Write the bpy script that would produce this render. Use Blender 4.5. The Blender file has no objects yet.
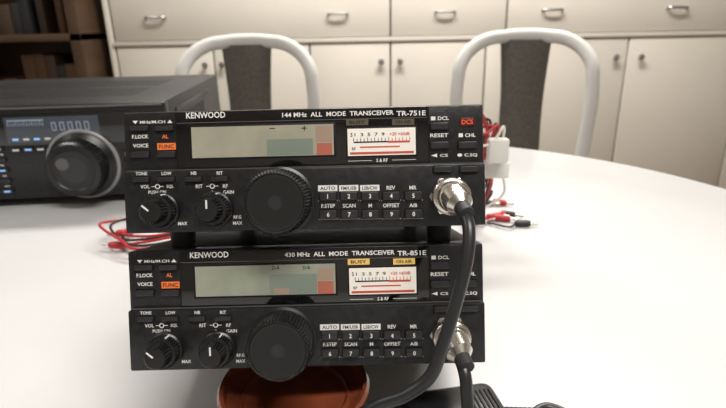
import bpy, bmesh, math, random
from mathutils import Matrix, Vector, Euler
random.seed(7)
T = 0.75          # table top height
scene = bpy.context.scene
try:
    scene.view_settings.view_transform = 'Standard'
except Exception: pass

# ------------------------------------------------------------------ materials
MATS = {}
def mat(name, col, rough=0.5, metal=0.0, var=0.06, scale=20.0, bump=0.0, emit=0.0, coat=0.0, spec=0.5):
    if name in MATS: return MATS[name]
    m = bpy.data.materials.new(name); m.use_nodes = True
    nt = m.node_tree; b = nt.nodes['Principled BSDF']
    tc = nt.nodes.new('ShaderNodeTexCoord')
    nz = nt.nodes.new('ShaderNodeTexNoise'); nz.inputs['Scale'].default_value = scale
    nz.inputs['Detail'].default_value = 4
    nt.links.new(tc.outputs['Object'], nz.inputs['Vector'])
    rp = nt.nodes.new('ShaderNodeValToRGB')
    rp.color_ramp.elements[0].position = 0.3; rp.color_ramp.elements[1].position = 0.7
    rp.color_ramp.elements[0].color = (*[max(0, c*(1-var)) for c in col], 1)
    rp.color_ramp.elements[1].color = (*[min(1, c*(1+var)) for c in col], 1)
    nt.links.new(nz.outputs['Fac'], rp.inputs['Fac'])
    nt.links.new(rp.outputs['Color'], b.inputs['Base Color'])
    b.inputs['Roughness'].default_value = rough
    b.inputs['Metallic'].default_value = metal
    b.inputs['Specular IOR Level'].default_value = spec
    b.inputs['Coat Weight'].default_value = coat
    b.inputs['Coat Roughness'].default_value = 0.05
    if bump > 0:
        bp = nt.nodes.new('ShaderNodeBump'); bp.inputs['Strength'].default_value = bump
        bp.inputs['Distance'].default_value = 0.001
        nt.links.new(nz.outputs['Fac'], bp.inputs['Height'])
        nt.links.new(bp.outputs['Normal'], b.inputs['Normal'])
    if emit > 0:
        nt.links.new(rp.outputs['Color'], b.inputs['Emission Color'])
        b.inputs['Emission Strength'].default_value = emit
    MATS[name] = m
    return m

def woodmat(name, c1, c2, rough=0.5, sc=(1, 1, 12)):
    m = bpy.data.materials.new(name); m.use_nodes = True
    nt = m.node_tree; b = nt.nodes['Principled BSDF']
    tc = nt.nodes.new('ShaderNodeTexCoord'); mp = nt.nodes.new('ShaderNodeMapping')
    mp.inputs['Scale'].default_value = sc
    nz = nt.nodes.new('ShaderNodeTexNoise'); nz.inputs['Scale'].default_value = 3; nz.inputs['Detail'].default_value = 6
    rp = nt.nodes.new('ShaderNodeValToRGB')
    rp.color_ramp.elements[0].color = (*c1, 1); rp.color_ramp.elements[1].color = (*c2, 1)
    nt.links.new(tc.outputs['Object'], mp.inputs['Vector']); nt.links.new(mp.outputs['Vector'], nz.inputs['Vector'])
    nt.links.new(nz.outputs['Fac'], rp.inputs['Fac']); nt.links.new(rp.outputs['Color'], b.inputs['Base Color'])
    b.inputs['Roughness'].default_value = rough
    MATS[name] = m
    return m

PLAS = mat('black_plastic', (0.013, 0.013, 0.015), 0.34, var=0.45, bump=0.25, scale=260, spec=0.45)
PLAS2 = mat('black_plastic_matte', (0.005, 0.005, 0.006), 0.55, spec=0.3)
KEYM = mat('key_plastic', (0.024, 0.024, 0.027), 0.30)
CASE = mat('painted_steel', (0.018, 0.018, 0.020), 0.42, bump=0.1, scale=1500, spec=0.4)
GLOSS = mat('window_acrylic', (0.005, 0.005, 0.006), 0.08, coat=0.6, spec=0.45)
KNOB = mat('knob_plastic', (0.010, 0.010, 0.011), 0.34, spec=0.5)
DIALTOP = mat('dial_cap', (0.019, 0.019, 0.021), 0.42, bump=0.15, scale=2500)
INKW = mat('white_ink', (0.82, 0.82, 0.80), 0.6)
INKO = mat('orange_ink', (0.90, 0.20, 0.04), 0.6)
INKK = mat('black_ink', (0.01, 0.01, 0.01), 0.6)
INKR = mat('red_ink', (0.55, 0.08, 0.05), 0.6)
LCD1 = mat('lcd_grey', (0.33, 0.32, 0.25), 0.3, var=0.12, scale=60, emit=0.08)
LCD2 = mat('lcd_green', (0.28, 0.30, 0.24), 0.3, var=0.14, scale=60, emit=0.08)
LCDR = mat('lcd_red_segment', (0.42, 0.13, 0.09), 0.3, emit=0.06)
LCDG = mat('lcd_green_segment', (0.20, 0.24, 0.20), 0.3, emit=0.06)
LCDP = mat('lcd_pink_segment', (0.34, 0.25, 0.19), 0.3, emit=0.06)
METER = mat('meter_paper', (0.80, 0.76, 0.70), 0.5, emit=0.15)
AMBER = mat('amber_lamp', (0.70, 0.46, 0.13), 0.4, emit=0.2)
AMBERD = mat('amber_lamp_off', (0.10, 0.085, 0.06), 0.4)
REDD = mat('red_display', (0.12, 0.014, 0.010), 0.25)
REDS = mat('red_segments', (0.85, 0.12, 0.06), 0.3, emit=0.15)
CHROME = mat('nickel', (0.72, 0.69, 0.64), 0.25, metal=1.0, scale=300)
GREYT = mat('grey_trim', (0.10, 0.10, 0.10), 0.4)
RUB = mat('rubber', (0.02, 0.02, 0.022), 0.6)
CABLE = mat('cable_pvc', (0.020, 0.021, 0.024), 0.33)
REDW = mat('red_wire', (0.42, 0.02, 0.025), 0.4)
BLKW = mat('black_wire', (0.015, 0.015, 0.015), 0.4)
WHTP = mat('white_nylon', (0.72, 0.70, 0.66), 0.45)
TERRA = mat('brown_glaze', (0.20, 0.05, 0.022), 0.22, var=0.25, scale=40, coat=0.5)
TABLE = mat('white_laminate', (0.585, 0.590, 0.595), 0.24, var=0.02, scale=6)
CAB = mat('greige_lacquer', (0.60, 0.565, 0.505), 0.45, var=0.03, scale=3)
CABD = mat('cabinet_gap', (0.10, 0.095, 0.09), 0.7)
CHW = mat('chair_white_lacquer', (0.64, 0.635, 0.62), 0.35, var=0.03)
CHD = mat('chair_fabric', (0.10, 0.09, 0.08), 0.9, var=0.2, scale=120, bump=0.3)
WALL = mat('wall_paint', (0.62, 0.60, 0.56), 0.85, var=0.03, scale=4, bump=0.05)
CEIL = mat('ceiling_paint', (0.80, 0.79, 0.77), 0.9, var=0.02)
FLOORM = woodmat('floor_laminate', (0.10, 0.065, 0.04), (0.22, 0.15, 0.10), 0.4, (1, 8, 1))
WOODD = woodmat('dark_walnut', (0.030, 0.016, 0.008), (0.095, 0.052, 0.026), 0.5, (1, 1, 10))
SILVER = mat('satin_metal', (0.55, 0.55, 0.55), 0.3, metal=1.0)

# ------------------------------------------------------------------ builder
class B:
    def __init__(s, name, scale=1.0):
        s.name = name; s.k = scale; s.bm = bmesh.new(); s.mats = []
    def mi(s, m):
        if m not in s.mats: s.mats.append(m)
        return s.mats.index(m)
    def merge(s, tmp, m, M=None):
        i = s.mi(m)
        for f in tmp.faces: f.material_index = i
        if M is not None: bmesh.ops.transform(tmp, matrix=M, verts=tmp.verts)
        me = bpy.data.meshes.new('t'); tmp.to_mesh(me); tmp.free()
        s.bm.from_mesh(me); bpy.data.meshes.remove(me)
    def box(s, x0, x1, y0, y1, z0, z1, m, bev=0.0, seg=2, M=None):
        t = bmesh.new(); bmesh.ops.create_cube(t, size=1.0)
        for v in t.verts:
            v.co = Vector(((x0+x1)/2 + v.co.x*(x1-x0), (y0+y1)/2 + v.co.y*(y1-y0), (z0+z1)/2 + v.co.z*(z1-z0)))
        if bev > 0:
            bmesh.ops.bevel(t, geom=list(t.edges), offset=bev, segments=seg, profile=0.5, affect='EDGES')
        s.merge(t, m, M)
    def lathe(s, prof, m, M, seg=48, ridge=None):
        t = bmesh.new(); rows = []
        for i, (r, h) in enumerate(prof):
            row = []
            if r < 1e-6:
                row = [t.verts.new((0, 0, h))]
            else:
                for j in range(seg):
                    a = 2*math.pi*j/seg; rr = r
                    if ridge and ridge[0] <= i <= ridge[1] and (j % 2):
                        rr = r - ridge[2]
                    row.append(t.verts.new((rr*math.cos(a), rr*math.sin(a), h)))
            rows.append(row)
        for a, b in zip(rows, rows[1:]):
            for j in range(seg):
                k = (j+1) % seg
                if len(a) == 1 and len(b) == 1: continue
                if len(a) == 1: t.faces.new((a[0], b[j], b[k]))
                elif len(b) == 1: t.faces.new((a[j], a[k], b[0]))
                else: t.faces.new((a[j], a[k], b[k], b[j]))
        bmesh.ops.recalc_face_normals(t, faces=t.faces)
        s.merge(t, m, M)
    def text(s, txt, x, z, h, m, y=0.0, w=None, M=None, align='CENTER'):
        cu = bpy.data.curves.new('txt', 'FONT'); cu.body = txt; cu.size = 1.0
        cu.align_x = 'CENTER'; cu.align_y = 'CENTER'; cu.offset = 0.018; cu.resolution_u = 2
        ob = bpy.data.objects.new('txt', cu); scene.collection.objects.link(ob)
        dg = bpy.context.evaluated_depsgraph_get(); dg.update()
        me = bpy.data.meshes.new_from_object(ob.evaluated_get(dg))
        xs = [v.co.x for v in me.vertices]; ys = [v.co.y for v in me.vertices]
        bpy.data.objects.remove(ob); bpy.data.curves.remove(cu)
        if not xs: return
        cx = (min(xs)+max(xs))/2; cy = (min(ys)+max(ys))/2; hh = max(ys)-min(ys); ww = max(xs)-min(xs)
        k = h/hh; kx = (w/ww) if w else k*0.92
        t = bmesh.new(); t.from_mesh(me); bpy.data.meshes.remove(me)
        for v in t.verts:
            v.co = Vector((x+(v.co.x-cx)*kx, y, z+(v.co.y-cy)*k))
        s.merge(t, m, M)
    def tube(s, pts, r, m, seg=10, M=None, sub=10):
        pts = [Vector(p) for p in pts]; P = []
        n = len(pts)
        for i in range(n-1):
            p0 = pts[max(i-1, 0)]; p1 = pts[i]; p2 = pts[i+1]; p3 = pts[min(i+2, n-1)]
            for q in range(sub):
                u = q/sub
                P.append(0.5*((2*p1)+(-p0+p2)*u+(2*p0-5*p1+4*p2-p3)*u*u+(-p0+3*p1-3*p2+p3)*u**3))
        P.append(pts[-1])
        t = bmesh.new(); rows = []; up = None
        for i, p in enumerate(P):
            tan = (P[min(i+1, len(P)-1)]-P[max(i-1, 0)])
            if tan.length < 1e-12: tan = Vector((0, 0, 1))
            tan.normalize()
            if up is None:
                up = tan.orthogonal().normalized()
            up = (up - tan*up.dot(tan)); up.normalize()
            sd = tan.cross(up)
            rows.append([t.verts.new(p + (up*math.cos(2*math.pi*j/seg)+sd*math.sin(2*math.pi*j/seg))*r) for j in range(seg)])
        for a, b in zip(rows, rows[1:]):
            for j in range(seg):
                k = (j+1) % seg; t.faces.new((a[j], a[k], b[k], b[j]))
        t.faces.new(rows[0]); t.faces.new(rows[-1][::-1])
        bmesh.ops.recalc_face_normals(t, faces=t.faces)
        s.merge(t, m, M)
    def done(s, parent=None, M=None, sharp=35):
        for v in s.bm.verts: v.co *= s.k
        if M is not None: bmesh.ops.transform(s.bm, matrix=M, verts=s.bm.verts)
        lim = math.radians(sharp)
        for f in s.bm.faces: f.smooth = True
        for e in s.bm.edges:
            if len(e.link_faces) == 2:
                e.smooth = e.calc_face_angle(0) < lim
            else: e.smooth = False
        me = bpy.data.meshes.new(s.name); s.bm.to_mesh(me); s.bm.free()
        for m in s.mats: me.materials.append(m)
        ob = bpy.data.objects.new(s.name, me); scene.collection.objects.link(ob)
        if parent: ob.parent = parent
        return ob

def empty(name, M):
    e = bpy.data.objects.new(name, None); e.empty_display_size = 0.05
    scene.collection.objects.link(e); e.matrix_world = M
    return e
RX = Matrix.Rotation(math.radians(90), 4, 'X')   # +Z -> -Y (towards viewer)
def at(x, y, z): return Matrix.Translation((x, y, z)) @ RX

# ------------------------------------------------------------------ compact transceiver
def F(u, v):
    return ((u-305)*0.4986, 60.5-(v-(113-(u-124)*0.0166))*0.5)

def transceiver(M, title, model, lcd, lit, foot):
    root = empty('radio_transceiver', M)
    b = B('case', 0.001)
    b.box(-89, 89, 10, 190, 1, 60, CASE, 0.8)
    for i in range(9):      # rear heat sink fins
        b.box(-80+i*20-3, -80+i*20+3, 189, 198, 8, 54, CASE, 0.4)
    for i in range(12):     # top vents
        b.box(-55+i*10-1, -55+i*10+1, 110, 160, 59.9, 60.15, PLAS2)
    for sx in (-1, 1):
        for i in range(2):
            b.lathe([(0, 0), (3, 0), (2.6, 1.4), (0, 1.6)], CHROME, Matrix.Translation((sx*89, 40+i*110, 30)) @ Matrix.Rotation(math.radians(90*sx), 4, 'Y'), 16)
    b.done(root)
    b = B('feet', 0.001)
    for sx in (-70, 70):
        for yy in (22, 178):
            b.lathe([(0, 0.5), (7, 0.5), (6.3, -foot), (0, -foot)], RUB, Matrix.Translation((sx, yy, 1)), 24)
    b.done(root)
    b = B('front_panel', 0.001)
    b.box(-90, 90, 0, 14, 29, 60.5, PLAS, 1.0)
    b.box(-90, 90, -3, 14, 0, 31, PLAS, 1.0)
    b.box(-89, 89, -0.5, 0.5, 31.0, 31.5, GREYT)
    x1, _ = F(178, 120); x2, _ = F(430, 120)
    b.box(x1-0.6, x1-0.1, -0.15, 0.4, 31.5, 59.6, PLAS2)
    b.box(x2+0.1, x2+0.6, -0.15, 0.4, 31.5, 59.6, PLAS2)
    b.done(root)
    b = B('display_window', 0.001)
    b.box(x1, x2, -0.8, 0.5, 32.2, 60.0, GLOSS, 0.3)
    b.box(x1+0.3, x2-0.3, -0.86, -0.8, 54.3, 54.6, GREYT)
    xa, za = F(193, 159); xb, zb = F(335, 126)
    b.box(xa-1, xb+1, -0.9, -0.5, za-1, zb+1, PLAS2, 0.1)
    b.box(xa, xb, -1.0, -0.6, za, zb, lcd)
    if not lit:
        for u in (274, 306):
            x, z = F(u, 130); b.box(x-1.4, x+1.4, -1.06, -1.0, z-0.25, z+0.25, INKK)
        x, z = F(306, 130); b.box(x-0.25, x+0.25, -1.06, -1.0, z-1.3, z+1.3, INKK)
        x0, z0 = F(318, 157); b.box(x0, x0+7.6, -1.05, -1.0, z0, z0+6, LCDR)
        x0, z0 = F(268, 157); b.box(x0, x0+23, -1.05, -1.0, z0, z0+8, LCDG)
        x0, z0 = F(317, 144); b.box(x0, x0+8.2, -1.04, -1.0, z0, z0+8, LCDP)
    else:
        for u, tx in ((275, 'D-A'), (306, 'D-B')):
            x, z = F(u, 130); b.text(tx, x, z, 1.8, INKK, -1.06)
        x0, z0 = F(268, 157); b.box(x0, x0+24, -1.05, -1.0, z0, z0+10, LCDG)
        x0, z0 = F(317, 157); b.box(x0, x0+8, -1.06, -1.0, z0, z0+6.5, LCDR)
        x0, z0 = F(317, 143); b.box(x0, x0+8, -1.06, -1.0, z0, z0+6, LCDP)
        x0, z0 = F(272, 157); b.box(x0, x0+8, -1.06, -1.0, z0, z0+3, LCDP)
    # S-meter
    xa, za = F(349, 158); xb, zb = F(417, 130)
    b.box(xa-0.8, xb+0.8, -0.95, -0.5, za-0.8, zb+0.8, PLAS2, 0.1)
    b.box(xa, xb, -1.1, -0.6, za, zb, METER)
    b.text('S', xa+2, zb-3, 2.0, INKK, -1.2)
    b.text('1  3  5  7  9', xa+11, zb-3, 1.7, INKK, -1.2, w=15)
    b.text('+20 +60dB', xa+26, zb-3, 1.7, INKR, -1.2, w=10)
    for i in range(17):
        x = xa+3+i*1.75
        b.box(x-0.15, x+0.15, -1.2, -1.1, zb-6.4, zb-(5.0 if i % 2 else 4.6), INKK if i < 10 else INKR)
    b.box(xa+3, xa+20, -1.2, -1.1, zb-7.1, zb-6.4, INKK)
    b.box(xa+20, xa+31, -1.2, -1.1, zb-7.4, zb-6.4, INKR)
    b.box(xa+6, xa+26, -1.2, -1.1, zb-9.6, zb-8.9, INKR)
    b.text('RF', xa+3, zb-10, 1.5, INKK, -1.2)
    b.box(xa+1, xb-1, -1.15, -1.1, za+0.6, za+1.8, INKR)
    for u, tx in ((359, 'BUSY'), (405, 'ON AIR')):
        x, z = F(u, 124.5)
        b.box(x-5.5, x+5.5, -1.05, -0.6, z-1.5, z+1.5, AMBER if lit else AMBERD)
        b.text(tx, x, z, 1.7, INKK, -1.15, w=8)
    x, z = F(208, 116.3); b.text('KENWOOD', x, z, 3.1, INKW, -0.9, w=19.5)
    x, z = F(340, 116); b.text(title, x, z, 2.3, INKW, -0.9, w=55.5)
    x, z = F(413, 116); b.text(model, x, z, 2.5, INKW, -0.9, w=14.5)
    x, z = F(383, 162.5); b.text('S & RF', x, z, 1.7, INKW, -0.9)
    b.box(x-17, x-5, -0.9, -0.8, z-0.1, z+0.1, INKW); b.box(x+5, x+17, -0.9, -0.8, z-0.1, z+0.1, INKW)
    b.done(root)
    # keys ------------------------------------------------------------
    k = B('push_buttons', 0.001); L = B('panel_lettering', 0.001)
    def lab(t, u, v, h=1.75, m=INKW, y=-0.08, w=None):
        x, z = F(u, v); L.text(t, x, z, h, m, y, w)
    def key(u, v, w=8, h=2.6, y=0, m=KEYM, d=1.6):
        x, z = F(u, v); k.box(x-w/2-0.4, x+w/2+0.4, y-0.25, y+0.3, z-h/2-0.4, z+h/2+0.4, PLAS2)
        k.box(x-w/2, x+w/2, y-d, y+0.3, z-h/2, z+h/2, m, 0.35)
    lab('▼ MHz/M.CH ▲', 154, 122.5, 1.8, w=20)
    key(141, 129, 9, 2.4); key(166, 129, 9, 2.4)
    lab('F.LOCK', 141, 137, 1.9, w=8.2); lab('VOICE', 141, 146, 1.9, w=7.7)
    lab('AL', 166, 137, 2.0, INKO)
    key(141, 155, 9, 3.0)
    xo, zo = F(167, 147); k.box(xo-4.6, xo+4.6, -0.2, 0.3, zo-1.7, zo+1.7, INKO); L.text('FUNC', xo, zo, 2.0, INKK, -0.26, 7.5)
    key(167, 155, 9, 3.0)
    for t, u in (('TONE', 143), ('LOW', 168), ('NB', 195), ('RIT', 221)):
        lab(t, u, 174, 1.7, y=-3.08)
        key(u, 180, 8, 2.4, y=-3)
    y = -3.08
    lab('VOL', 146, 187, 1.9, y=y); lab('SQL', 171, 187, 1.9, y=y); lab('PUSH ON', 158, 192.5, 1.7, y=y)
    lab('RIT', 200, 187, 1.9, y=y); lab('RF', 226, 187, 1.9, y=y); lab('GAIN', 229, 193, 1.8, y=y); lab('0', 213, 193, 1.7, y=y)
    for u in (158.5, 213):
        x, z = F(u, 187); L.lathe([(0, 0), (1.3, 0), (1.3, .1), (0, .1)], INKW, at(x, -3, z), 20)
        L.lathe([(0, 0), (0.8, 0), (.8, .14), (0, .14)], INKK, at(x, -3, z), 20)
        L.box(x-3, x+3, -3.08, -3, z-0.15, z+0.15, INKW)
    lab('MAX', 182, 224, 1.7, y=y); lab('RF.G', 237, 218, 1.6, y=y); lab('MAX', 237, 224, 1.7, y=y)
    cols = (328, 349, 370, 391, 413)
    for i, u in enumerate(cols):
        t = ('AUTO', 'FM/USB', 'LSB/CW', 'REV', 'MR')[i]
        x, z = F(u, 190)
        if i < 3:
            L.box(x-4.8, x+4.8, -3.07, -3, z-1.5, z+1.5, INKW); L.text(t, x, z, 1.7, INKK, -3.12, 7.6)
        else: L.text(t, x, z, 2.0, INKW, -3.08)
        key(u, 198, 8.2, 4.0, y=-3, d=2.0)
        lab('12345'[i], u, 198, 2.2, y=-5.1)
        t = ('F.STEP', 'SCAN', 'M', 'OFFSET', 'A/B')[i]
        lab(t, u, 207.5, 2.0, y=y)
        key(u, 216, 8.2, 4.0, y=-3, d=2.0)
        lab('67890'[i], u, 216, 2.2, y=-5.1)
        x, z = F(u, 202.5); L.box(x-4.8, x+4.8, -3.05, -3, z-0.15, z+0.15, INKW)
        x, z = F(u, 220.8); L.box(x-4.8, x+4.8, -3.05, -3, z-0.15, z+0.15, INKW)
    # right-hand cluster
    lab('■ DCL', 442, 121, 1.9, w=9)
    xa, za = F(462, 129); k.box(xa, xa+7.2, -0.5, 0.2, za, za+4, REDD, 0.2)
    L.text('DCS', xa+3.6, za+2.0, 2.3, REDS, -0.6, 5.6)
    key(441, 129, 9, 3.4)
    lab('RESET', 441, 138, 1.9, w=9); key(441, 148, 9, 3.4)
    lab('■ CHL', 469, 138, 1.9, w=8.5); key(469, 148, 9, 3.4)
    lab('◄ CS', 441, 158, 1.9, w=8.5); lab('● C.SQ', 469, 158, 1.9, w=10)
    key(443, 172, 9, 2.8, y=-3); key(469, 172, 9, 2.8, y=-3)
    k.done(root); L.done(root)
    # knobs -----------------------------------------------------------
    n = B('main_tuning_dial', 0.001)
    n.lathe([(0, 0), (17.0, 0), (17.0, 1.5), (15.6, 2.2), (15.9, 3), (15.7, 16), (14.6, 18.6), (13.6, 18.8), (13.2, 18.2), (0, 18.0)],
            KNOB, at(-12, -3, 14.6), 120, ridge=(4, 6, 0.7))
    n.lathe([(0, 0), (12.9, 0), (12.6, 0.3), (11.9, 0.1), (0, 0.1)], DIALTOP, at(-12, -20.95, 14.6), 64)
    n.done(root)
    for nm, x0 in (('volume_knob', -71), ('rit_knob', -44.5)):
        n = B(nm, 0.001)
        n.lathe([(0, 0), (9.0, 0), (8.8, 3), (8.3, 3.6), (8.3, 8), (7.6, 8.8), (6.4, 9), (0, 9)], KNOB, at(x0, -3, 11.4), 72, ridge=(3, 5, 0.6))
        n.lathe([(0, 0), (6.1, 0), (5.8, 6.0), (5.2, 6.7), (4.2, 6.8), (0, 6.6)], KNOB, at(x0, -11.9, 11.4), 48, ridge=(1, 3, 0.6))
        n.box(-0.4, 0.4, -18.9, -18.65, 1.0, 5.0, INKW, M=Matrix.Translation((x0, 0, 11.4)) @ Matrix.Rotation(math.radians(-50 if nm == 'volume_knob' else 0), 4, 'Y'))
        n.box(-0.35, 0.35, -11.5, -6, 8.0, 8.5, INKW, M=Matrix.Translation((x0, 0, 11.4)) @ Matrix.Rotation(math.radians(20), 4, 'Y'))
        n.done(root)
    # microphone plug ---------------------------------------------------
    n = B('microphone_plug', 0.001)
    n.lathe([(0, 0), (10.2, 0), (10.2, 1.2), (9.0, 1.8), (0, 1.8)], CHROME, at(72, -3, 15), 6)
    n.lathe([(0, 0), (9.2, 0), (9.4, 1), (9.4, 6.5), (8.6, 7.2), (7.6, 7.5), (7.6, 12), (7.0, 13), (0, 13)], CHROME, at(72, -4.5, 15), 80, ridge=(2, 3, 0.4))
    dirM = Matrix.Translation((72, -16, 15)) @ Matrix.Rotation(math.radians(118), 4, 'X') @ Matrix.Rotation(math.radians(12), 4, 'Y')
    n.lathe([(0, 0), (6.8, 0), (6.4, 7), (4.4, 9.5), (4.0, 10), (0, 10)], CHROME, dirM, 48)
    n.lathe([(0, 9), (3.9, 9), (3.6, 16), (0, 16)], RUB, dirM, 32)
    n.done(root)
    return root

TILT = math.radians(-16)
stackM = Matrix.Translation((-0.0294, 0.2272, T+0.0556)) @ Matrix.Rotation(TILT, 4, 'X') @ Matrix.Rotation(math.radians(-0.3), 4, 'Y')
GAP = 70.0
r_low = transceiver(stackM, '430 MHz  ALL  MODE  TRANSCEIVER', 'TR-851E', LCD2, True, 6)
r_up = transceiver(stackM @ Matrix.Translation((0.0010, 0, GAP*.001)), '144 MHz  ALL  MODE  TRANSCEIVER', 'TR-751E', LCD1, False, GAP-59)

# ------------------------------------------------------------------ glazed dish
b = B('glazed_ceramic_bowl')
h = 0.0410
b.lathe([(0, 0.0), (0.021, 0.0), (0.022, 0.003), (0.027, 0.010), (0.034, 0.022), (0.0380, h-0.008), (0.0398, h-0.006), (0.0402, h-0.002), (0.0388, h),
         (0.0368, h-0.001), (0.0358, h-0.006), (0.030, h-0.009), (0.0285, h-0.0075), (0.027, h-0.009), (0.012, h-0.0105), (0, h-0.011)],
        TERRA, Matrix.Translation((-0.0385, 0.2335, T)), 72)
b.done()

# ------------------------------------------------------------------ hand microphones with cords
def microphone(M, nm='hand_microphone'):
    root = empty(nm, M)
    b = B('body', 0.001)
    b.box(-30, 30, -22, 22, 0, 20, PLAS, 7, 4)
    b.box(-24, 8, -16, 16, 18.5, 21, KEYM, 1.2)
    for i in range(6):
        b.box(11+i*2.6, 12.2+i*2.6, -12, 12, 19.2, 20.6, PLAS2, 0.2)
    b.box(-16, 12, -25, -20, 5, 15, KEYM, 1.5)
    for i in range(8):
        r = 6.5-i*0.4
        b.lathe([(0, 0), (r, 0), (r, 1.7), (3.4, 1.9), (3.4, 2.6), (0, 2.6)], RUB,
                Matrix.Translation((29+i*2.6, 0, 8)) @ Matrix.Rotation(math.radians(90), 4, 'Y'), 24)
    b.done(root)
    return root
mA = Matrix.Translation((0.048, 0.2350, T)) @ Matrix.Rotation(math.radians(10), 4, 'Z')
rA = microphone(mA)
mB = Matrix.Translation((0.050, 0.135, T)) @ Matrix.Rotation(math.radians(-15), 4, 'Z')
rB = microphone(mB)

S = stackM
def sl(x, y, z): return S @ Vector((x*.001, y*.001, z*.001))
def tw(x, y, z): return Vector((x, y, T+z))
def cord(root, M, pts):
    b = B('cord'); b.tube(pts, 0.0029, CABLE, 14)
    b.done(root, M.inverted())
cord(rB, mB, [sl(74, -22, GAP+10.5), sl(76.5, -31, GAP+3.5), sl(75, -36, 60), sl(70, -38, 42), sl(63, -40, 22), sl(57, -40, 8), sl(46, -38, -1), sl(34, -34, -7),
        sl(18, -32, -20), tw(-0.03, 0.165, 0.022), tw(-0.045, 0.14, 0.004), tw(-0.01, 0.11, 0.003), tw(0.05, 0.095, 0.004), tw(0.105, 0.10, 0.006), tw(0.112, 0.113, .008), mB @ Vector((0.052, 0, 0.008))])
cord(rA, mA, [sl(73, -22, 11), sl(74.5, -29, 4), sl(75, -31, -8), sl(76, -34, -24), sl(80, -36, -42), tw(0.064, 0.165, 0.006), tw(0.090, 0.170, 0.004), tw(0.118, 0.195, 0.004), tw(0.122, 0.232, .006),
        mA @ Vector((0.060, 0.003, 0.008)), mA @ Vector((0.047, 0, 0.008))])

# ------------------------------------------------------------------ wiring behind the stack
def banana(b, p, d, m):
    q = Vector((0, 0, 1)).rotation_difference(Vector(d).normalized()).to_matrix().to_4x4()
    Mx = Matrix.Translation(p) @ q
    b.lathe([(0, 0), (.003, 0), (.0038, .002), (.0038, .014), (.003, .017), (0, .017)], m, Mx, 20)
    b.lathe([(0, .016), (.0018, .016), (.0018, .026), (0, .027)], CHROME, Mx, 14)
b = B('power_lead')
z = T
rr = random.Random(3)
for i in range(8):
    m = (REDW, BLKW, REDW, BLKW, REDW, REDW, BLKW, WHTP)[i]
    j = lambda s_=.006: rr.uniform(-s_, s_)
    dx = i*.0022; dy = j(.012)
    ex_, ey_ = 0.150+j(.022), 0.59+j(.045)
    b.tube([(0.03, 0.455+dy, z+.085), (0.075, 0.50+dy, z+.11), (0.108+dx, 0.515+dy, z+.141-.005*i), (0.124+dx, 0.52+dy, z+.118+j()), (0.119+dx+j(), 0.53+dy, z+.085+j()),
            (0.128+dx+j(), 0.54+dy, z+.050+j()), (0.114+dx+j(), 0.55+dy, z+.022), (0.120+dx+j(), 0.57+dy, z+.004+.001*(i % 3)), (ex_-.012, ey_-.008, z+.0035), (ex_, ey_, z+.0035)], 0.0014, m, 8)
    if i < 7: banana(b, (ex_, ey_, z+.0040), (1, rr.uniform(-.6, .3), 0), m)
b.box(0.124, 0.144, 0.50, 0.512, z+.088, z+.112, WHTP, 0.002)
b.box(0.126, 0.150, 0.515, 0.530, z+.068, z+.085, WHTP, 0.002)
b.tube([(0.06, 0.47, z+.03), (0.11, 0.53, z+.03), (0.14, 0.545, z+.045), (0.13, 0.56, z+.02), (0.105, 0.58, z+.003), (0.13, 0.62, z+.003)], 0.0022, BLKW, 8)
b.done()
b = B('power_lead')
for i, (m, o) in enumerate([(REDW, 0), (BLKW, .008), (REDW, .016), (BLKW, -.010), (REDW, -.018)]):
    b.tube([(-0.08, 0.47, z+.012+.004*i), (-0.16, 0.50+o, z+.02), (-0.225, 0.50+o, z+.012), (-0.256-o*.4, 0.515+o, z+.004+.003*i), (-0.268+o, 0.55+o, z+.004+.004*i), (-0.258+o, 0.585+o, z+.012),
            (-0.245, 0.60, z+.004), (-0.23, 0.63+o, z+.004)], 0.0015, m, 8)
banana(b, (-0.250, 0.505, z+.006), (-1, .2, 0), REDW); banana(b, (-0.255, 0.54, z+.008), (-1, -.3, 0), REDW)
b.done()

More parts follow.
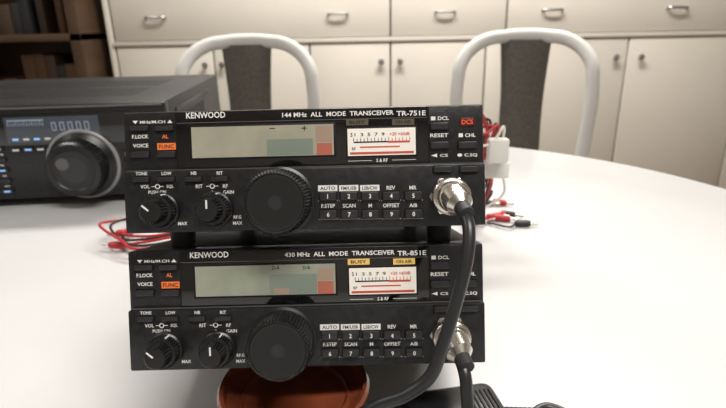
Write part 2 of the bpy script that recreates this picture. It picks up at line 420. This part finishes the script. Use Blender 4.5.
# ------------------------------------------------------------------ large base-station radio
def base_station():
    W, Hh, Dp = 410, 120, 410
    Mx = Matrix.Translation((-0.250, 0.674, T+0.012)) @ Matrix.Rotation(math.radians(5), 4, 'Z')
    root = empty('base_station_radio', Mx)
    BLUE = mat('blue_backlight', (0.25, 0.45, 0.85), 0.3, emit=0.7)
    b = B('cabinet', 0.001)
    b.box(-W+3, -3, 14, Dp, 0, Hh-1, CASE, 1.5)
    for r in range(2):
        for i in range(24):
            b.box(-350+i*12, -345+i*12, 90+r*130, 190+r*130, Hh-1.2, Hh-0.7, PLAS2)
    for i in range(10):
        b.box(-3.2, -2.7, 120+i*14, 128+i*14, 30, 90, PLAS2)
    b.box(-2.8, -1, 60, 300, 98, 104, KEYM, 0.5)
    b.done(root)
    f = B('front_panel', 0.001)
    f.box(-W, 0, 0, 16, -1, Hh, PLAS, 3)
    f.box(-W+4, -4, -2, 3, Hh-4, Hh-2, GREYT, 0.4)
    f.box(-212, -32, -1.5, 2, 70, 110, GLOSS, 1)
    DK = mat('dark_display', (0.055, 0.065, 0.085), 0.15, emit=0.10)
    DK2 = mat('dark_display_detail', (0.22, 0.27, 0.34), 0.3, emit=0.20)
    f.box(-198, -84, -2, 0, 74, 106, DK, 0.4)
    f.box(-194, -150, -2.2, -1.9, 101, 103, DK2)
    for i in range(14):
        f.box(-194+i*3.2, -193+i*3.2, -2.2, -1.9, 95, 99 if i % 3 else 100.5, DK2)
    for i in range(5):
        f.box(-142+i*10, -136+i*10, -2.2, -1.9, 88, 99, DK2)
        f.box(-140.5+i*10, -137.5+i*10, -2.3, -2.1, 89.5, 97.5, DK)
    for i in range(8):
        f.box(-192+i*13, -185+i*13, -2.4, -1.9, 77, 79.5, INKW if i % 2 else BLUE)
    f.box(-250, -216, -1.5, 2, 86, 110, mat('panel_label', (0.16, 0.15, 0.14), 0.5), 1)
    f.box(-248, -218, -1.8, -1, 88, 92, INKR)
    f.text('HF TRANSCEIVER', -233, 103, 3.0, INKW, -1.8, w=28)
    f.done(root)
    k = B('push_buttons', 0.001)
    for r in range(5):
        for c in range(2):
            k.box(-240+c*20, -226+c*20, -3, 2, 8+r*14, 14+r*14, KEYM, 0.8)
            k.text(('MODE', 'VFO', 'A/B', 'NB', 'ATT', 'NR', 'IPO', 'TUNE', 'VOX', 'MOX')[r*2+c], -233+c*20, 17.5+r*14, 2.8, INKW, -0.2)
            if (r+c) % 2: k.box(-237+c*20, -229+c*20, -3.2, -2.9, 10.0+r*14, 12.0+r*14, BLUE)
    for c in range(7):
        k.box(-196+c*15, -185+c*15, -3, 2, 62, 68, KEYM, 0.8)
        k.box(-194.5+c*15, -186.5+c*15, -3.2, -2.9, 64.0, 66.0, BLUE if c % 2 else INKW)
    for r in range(4):
        for c in range(3):
            k.box(-62+c*16, -51+c*16, -4, 2, 12+r*13, 20+r*13, KEYM, 1)
            k.text('123456789*0#'[(3-r)*3+c], -56.5+c*16, 16+r*13, 3.5, INKW, -4.1)
    k.done(root)
    d = B('tuning_dial', 0.001)
    cx_ = -112
    d.lathe([(0, 0), (46, 0), (46, 2), (44, 3.5), (0, 3.5)], mat('dial_ring', (0.28, 0.28, 0.29), 0.35), at(cx_, 0, 43), 96)
    d.lathe([(0, 0), (42, 0), (42, 3), (38, 6), (36, 8), (35.5, 26), (33, 30), (26, 31), (25, 30), (0, 29.5)], KNOB, at(cx_, -3, 43), 120, ridge=(4, 6, 1.4))
    d.lathe([(0, 0), (25, 0), (24.6, 0.5), (0, 0.6)], KEYM, at(cx_, -32.3, 43), 64)
    d.lathe([(0, 0), (8, 0), (7.4, 0.8), (5, 0.2), (0, 0)], GREYT, at(cx_-12, -32.9, 51), 32)
    d.done(root)
    n = B('small_knobs', 0.001)
    for x, zz, r in ((-270, 20, 9), (-270, 48, 9), (-295, 20, 9), (-295, 48, 9), (-16, 88, 8), (-325, 30, 12), (-355, 30, 12)):
        n.lathe([(0, 0), (r*1.15, 0), (r*1.1, 2), (r, 3), (r*.93, 15), (r*.8, 16.5), (0, 16.5)], KNOB, at(x, 0, zz), 48, ridge=(3, 4, 0.6))
        n.box(x-.5, x+.5, -16.9, -16.4, zz+r*.2, zz+r*.75, INKW)
    n.box(-395, -320, -2, 1, 62, 104, METER, 0.5)
    n.done(root)
    g = B('feet', 0.001)
    for x in (-370, -40):
        for y in (40, 350):
            g.lathe([(0, 1), (14, 1), (12, -12), (0, -12)], RUB, Matrix.Translation((x, y, 0)), 32)
    g.done(root)
base_station()

# ------------------------------------------------------------------ table
b = B('dining_table')
t = bmesh.new(); N = 160; cx, cy, a, bb, ex = -0.45, 0.39, 0.985, 0.725, 2.55
def se(ang, off=0):
    c, s_ = math.cos(ang), math.sin(ang)
    return (cx+(a-off)*math.copysign(abs(c)**(2/ex), c), cy+(bb-off)*math.copysign(abs(s_)**(2/ex), s_))
rows = []
for off, zz in ((0.3, 0.0), (0.006, 0.0), (0.002, -0.002), (0, -0.006), (0, -0.024), (0.003, -0.029), (0.008, -0.031), (0.3, -0.031)):
    rows.append([t.verts.new((*se(2*math.pi*i/N, off), T+zz)) for i in range(N)])
for r1, r2 in zip(rows, rows[1:]):
    for i in range(N):
        j = (i+1) % N; t.faces.new((r1[i], r2[i], r2[j], r1[j]))
t.faces.new(rows[0]); t.faces.new(rows[-1][::-1])
bmesh.ops.recalc_face_normals(t, faces=t.faces)
b.merge(t, TABLE)
for sx in (-1.05, 0.15):
    b.lathe([(0, 0), (0.22, 0), (0.22, 0.015), (0.06, 0.05), (0.045, 0.12), (0.045, 0.62), (0.10, 0.70), (0.16, T-0.031), (0, T-0.031)], CHW, Matrix.Translation((sx, cy, 0)), 48)
b.done()

# ------------------------------------------------------------------ chairs
def chair(M, lean=6):
    root = empty('dining_chair', M)
    h = B('back_hoop'); P = []
    half = 0.188; top = 0.940; R = 0.12
    pts = [(-0.165, 0.44), (-0.18, 0.60), (-0.191, 0.74), (-half, top-R)]
    for i in range(1, 9):
        an = math.pi - i*math.pi/16
        pts.append((-half+R+R*math.cos(an), top-R+(R*0.9)*math.sin(an)))
    right = [(-x, z_) for x, z_ in reversed(pts)]
    pts = pts + [(-0.03, top-R*0.1+0.004), (0.03, top-R*0.1+0.004)] + right
    V = [Vector((x, 0, zz)) for x, zz in pts]
    fine = []
    n = len(V)
    for i in range(n-1):
        p0 = V[max(i-1, 0)]; p1 = V[i]; p2 = V[i+1]; p3 = V[min(i+2, n-1)]
        for q in range(5):
            u = q/5
            fine.append(0.5*((2*p1)+(-p0+p2)*u+(2*p0-5*p1+4*p2-p3)*u*u+(-p0+3*p1-3*p2+p3)*u**3))
    fine.append(V[-1])
    def backy(zz): return 0.19 + max(0, zz-0.44)*math.tan(math.radians(lean))
    def bow(x): return 0.035*(1-(x/half)**2)
    tt = bmesh.new(); rows = []
    for i, p in enumerate(fine):
        tan = (fine[min(i+1, len(fine)-1)]-fine[max(i-1, 0)]).normalized()
        nn = Vector((-tan.z, 0, tan.x)); base = Vector((p.x, backy(p.z)+bow(p.x), p.z))
        rows.append([tt.verts.new(base + nn*0.019*math.copysign(abs(math.cos(k_))**0.7, math.cos(k_)) + Vector((0, 1, 0))*0.013*math.copysign(abs(math.sin(k_))**0.7, math.sin(k_))) for k_ in [2*math.pi*j/14 for j in range(14)]])
    for r1, r2 in zip(rows, rows[1:]):
        for j in range(14):
            k_ = (j+1) % 14; tt.faces.new((r1[j], r1[k_], r2[k_], r2[j]))
    tt.faces.new(rows[0]); tt.faces.new(rows[-1][::-1])
    bmesh.ops.recalc_face_normals(tt, faces=tt.faces)
    h.merge(tt, CHW); h.done(root)
    s = B('back_splat')
    tt = bmesh.new(); rows = []
    for i in range(13):
        zz = 0.45+(0.92-0.45)*i/12; w = 0.072 - 0.012*math.sin(math.pi*i/12)
        y0 = backy(zz)+0.033
        rows.append([tt.verts.new(p) for p in ((-w, y0-.002, zz), (-w*.6, y0-.012, zz), (w*.6, y0-.012, zz), (w, y0-.002, zz), (w, y0+.008, zz), (-w, y0+.008, zz))])
    for r1, r2 in zip(rows, rows[1:]):
        for j in range(6):
            k_ = (j+1) % 6; tt.faces.new((r1[j], r1[k_], r2[k_], r2[j]))
    tt.faces.new(rows[0]); tt.faces.new(rows[-1][::-1])
    bmesh.ops.recalc_face_normals(tt, faces=tt.faces)
    s.merge(tt, CHD); s.done(root)
    q = B('seat')
    q.box(-0.21, 0.21, -0.21, 0.21, 0.415, 0.445, CHW, 0.012, 3)
    q.box(-0.195, 0.195, -0.195, 0.18, 0.44, 0.475, CHD, 0.016, 4)
    q.done(root)
    g = B('legs')
    for sx in (-1, 1):
        for sy in (-1, 1):
            g.tube([(sx*0.20, sy*0.205, 0.0), (sx*0.185, sy*0.19, 0.2), (sx*0.175, sy*0.18, 0.42)], 0.017, CHW, 14)
    g.box(-0.18, 0.18, -0.19, -0.165, 0.36, 0.415, CHW, 0.004); g.box(-0.18, 0.18, 0.165, 0.19, 0.36, 0.415, CHW, 0.004)
    g.done(root)
chair(Matrix.Translation((-0.318, 1.33, 0)) @ Matrix.Rotation(math.radians(3), 4, 'Z'))
chair(Matrix.Translation((0.420, 1.34, 0)) @ Matrix.Rotation(math.radians(-14), 4, 'Z'))

# ------------------------------------------------------------------ cabinets
CY = 2.6
b = B('sideboard_cabinet')
b.box(-1.17, 2.3, CY+0.02, CY+0.45, 0.08, 1.18, CABD)
b.box(-1.15, 2.28, CY+0.06, CY+0.42, 0.0, 0.08, CABD)
b.box(-1.19, 2.32, CY-0.02, CY+0.46, 1.16, 1.20, CAB, 0.004)
b.box(-1.19, -1.165, CY, CY+0.45, 0.0, 1.16, CAB, 0.002)
b.box(2.295, 2.32, CY, CY+0.45, 0.0, 1.16, CAB, 0.002)
dr = [-1.16, 0.145, 0.69, 1.85, 2.29]
for a0, a1 in zip(dr, dr[1:]):
    b.box(a0+.004, a1-.004, CY, CY+0.03, 0.915, 1.155, CAB, 0.004)
ds = [-1.16, -0.70, -0.24, 0.145, 0.60, 0.69, 1.28, 1.85, 2.29]
for a0, a1 in zip(ds, ds[1:]):
    b.box(a0+.004, a1-.004, CY, CY+0.03, 0.09, 0.888, CAB, 0.004)
b.box(-1.165, 2.295, CY-0.008, CY+0.03, 0.892, 0.912, CAB, 0.003)
def pull(x, zz):
    b.tube([(x-.045, CY+.002, zz), (x-.035, CY-.022, zz), (x+.035, CY-.022, zz), (x+.045, CY+.002, zz)], 0.006, SILVER, 8)
for x in (-0.95, -0.1, 0.40, 0.90, 1.48, 2.05): pull(x, 1.02)
for x in (-0.74, -0.66, 0.10, 0.19, 1.22, 1.34, 1.89):
    b.lathe([(0, 0), (.006, 0), (.006, .012), (.015, .018), (.014, .026), (0, .028)], SILVER, Matrix.Translation((x, CY, 0.80)) @ RX, 20)
b.done()

# bookshelf
b = B('bookshelf')
x0, x1, y0, y1 = -2.45, -1.24, 2.45, 2.78
b.box(x0, x0+.03, y0, y1, 0, 1.9, WOODD, .002); b.box(x1-.05, x1, y0, y1, 0, 1.9, WOODD, .002)
b.box(x0, x1, y1-.01, y1, 0, 1.9, WOODD)
b.box(-1.86, -1.83, y0+.01, y1, 0, 1.9, WOODD)
for zz in (0.05, 0.35, 0.62, 0.94, 1.30, 1.60, 1.88):
    b.box(x0, x1, y0, y1, zz-.016, zz+.016, WOODD, .002)
bc = [mat('book_%d' % i, c, 0.6) for i, c in enumerate([(0.035, 0.02, 0.012), (0.06, 0.035, 0.02), (0.02, 0.02, 0.022), (0.07, 0.055, 0.04), (0.09, 0.04, 0.015)])]
for zz in (0.066, 0.366, 0.636, 0.956, 1.316):
    x = x0+.04
    while x < x1-.09:
        w = random.uniform(.03, .07); hh = random.uniform(.12, .24); d = random.uniform(.12, .18)
        if not (-1.93 < x+w and x < -1.82) and random.random() > 0.45:
            b.box(x, x+w-.002, y0+.10, y0+.10+d, zz, zz+hh, random.choice(bc), .002)
        x += w
b.done()

# ------------------------------------------------------------------ room
def roombox(nm, *a):
    q = B(nm); q.box(*a[:6], a[6]); return q.done()
roombox('floor', -3.2, 3.2, -2.2, 3.1, -0.1, 0.0, FLOORM)
roombox('ceiling', -3.2, 3.2, -2.2, 3.1, 2.5, 2.6, CEIL)
roombox('wall_back', -3.2, 3.2, 3.07, 3.17, 0, 2.5, WALL)
roombox('wall_front', -3.2, 3.2, -2.3, -2.2, 0, 2.5, WALL)
roombox('wall_left', -3.3, -3.2, -2.2, 3.1, 0, 2.5, WALL)
roombox('wall_right', 3.2, 3.3, -2.2, 3.1, 0, 2.5, WALL)
roombox('baseboard_left', -3.2, -3.185, -2.2, 3.07, 0, 0.08, CAB)
roombox('baseboard_right', 3.185, 3.2, -2.2, 3.07, 0, 0.08, CAB)
roombox('baseboard_front', -3.2, 3.2, -2.2, -2.185, 0, 0.08, CAB)

LAMPG = mat('lamp_diffuser', (1, 0.98, 0.95), 0.5, emit=2.0)
def ceiling_lamp(x, y, w, d, power):
    q = B('ceiling_lamp')
    q.box(x-w/2-.02, x+w/2+.02, y-d/2-.02, y+d/2+.02, 2.455, 2.5, CEIL, .004)
    q.box(x-w/2, x+w/2, y-d/2, y+d/2, 2.445, 2.46, LAMPG)
    q.done()
    l = bpy.data.lights.new('ceiling_lamp_light', 'AREA'); l.shape = 'RECTANGLE'; l.size = w; l.size_y = d
    l.energy = power; l.color = (1.0, 0.95, 0.885)
    o = bpy.data.objects.new('ceiling_lamp_light', l); scene.collection.objects.link(o)
    o.location = (x, y, 2.44)
ceiling_lamp(0.5, -0.45, 1.2, 0.25, 34)
ceiling_lamp(0.3, 1.75, 1.6, 0.3, 76)
ceiling_lamp(-1.8, 0.4, 0.3, 1.2, 10)

w = bpy.data.worlds.new('world'); scene.world = w; w.use_nodes = True
w.node_tree.nodes['Background'].inputs[0].default_value = (0.9, 0.93, 1, 1)
w.node_tree.nodes['Background'].inputs[1].default_value = 0.3

# ------------------------------------------------------------------ camera
cam = bpy.data.cameras.new('camera'); co = bpy.data.objects.new('camera', cam); scene.collection.objects.link(co)
cam.sensor_width = 36; cam.lens = 524/726*36; cam.clip_start = 0.01; cam.clip_end = 50
co.matrix_world = Matrix.Translation((0, 0, T+0.22)) @ Matrix.Rotation(math.radians(90-18.9), 4, 'X') @ Matrix.Rotation(math.radians(-1.1), 4, 'Z')
cam.dof.use_dof = True; cam.dof.focus_distance = 0.27; cam.dof.aperture_fstop = 14
scene.camera = co
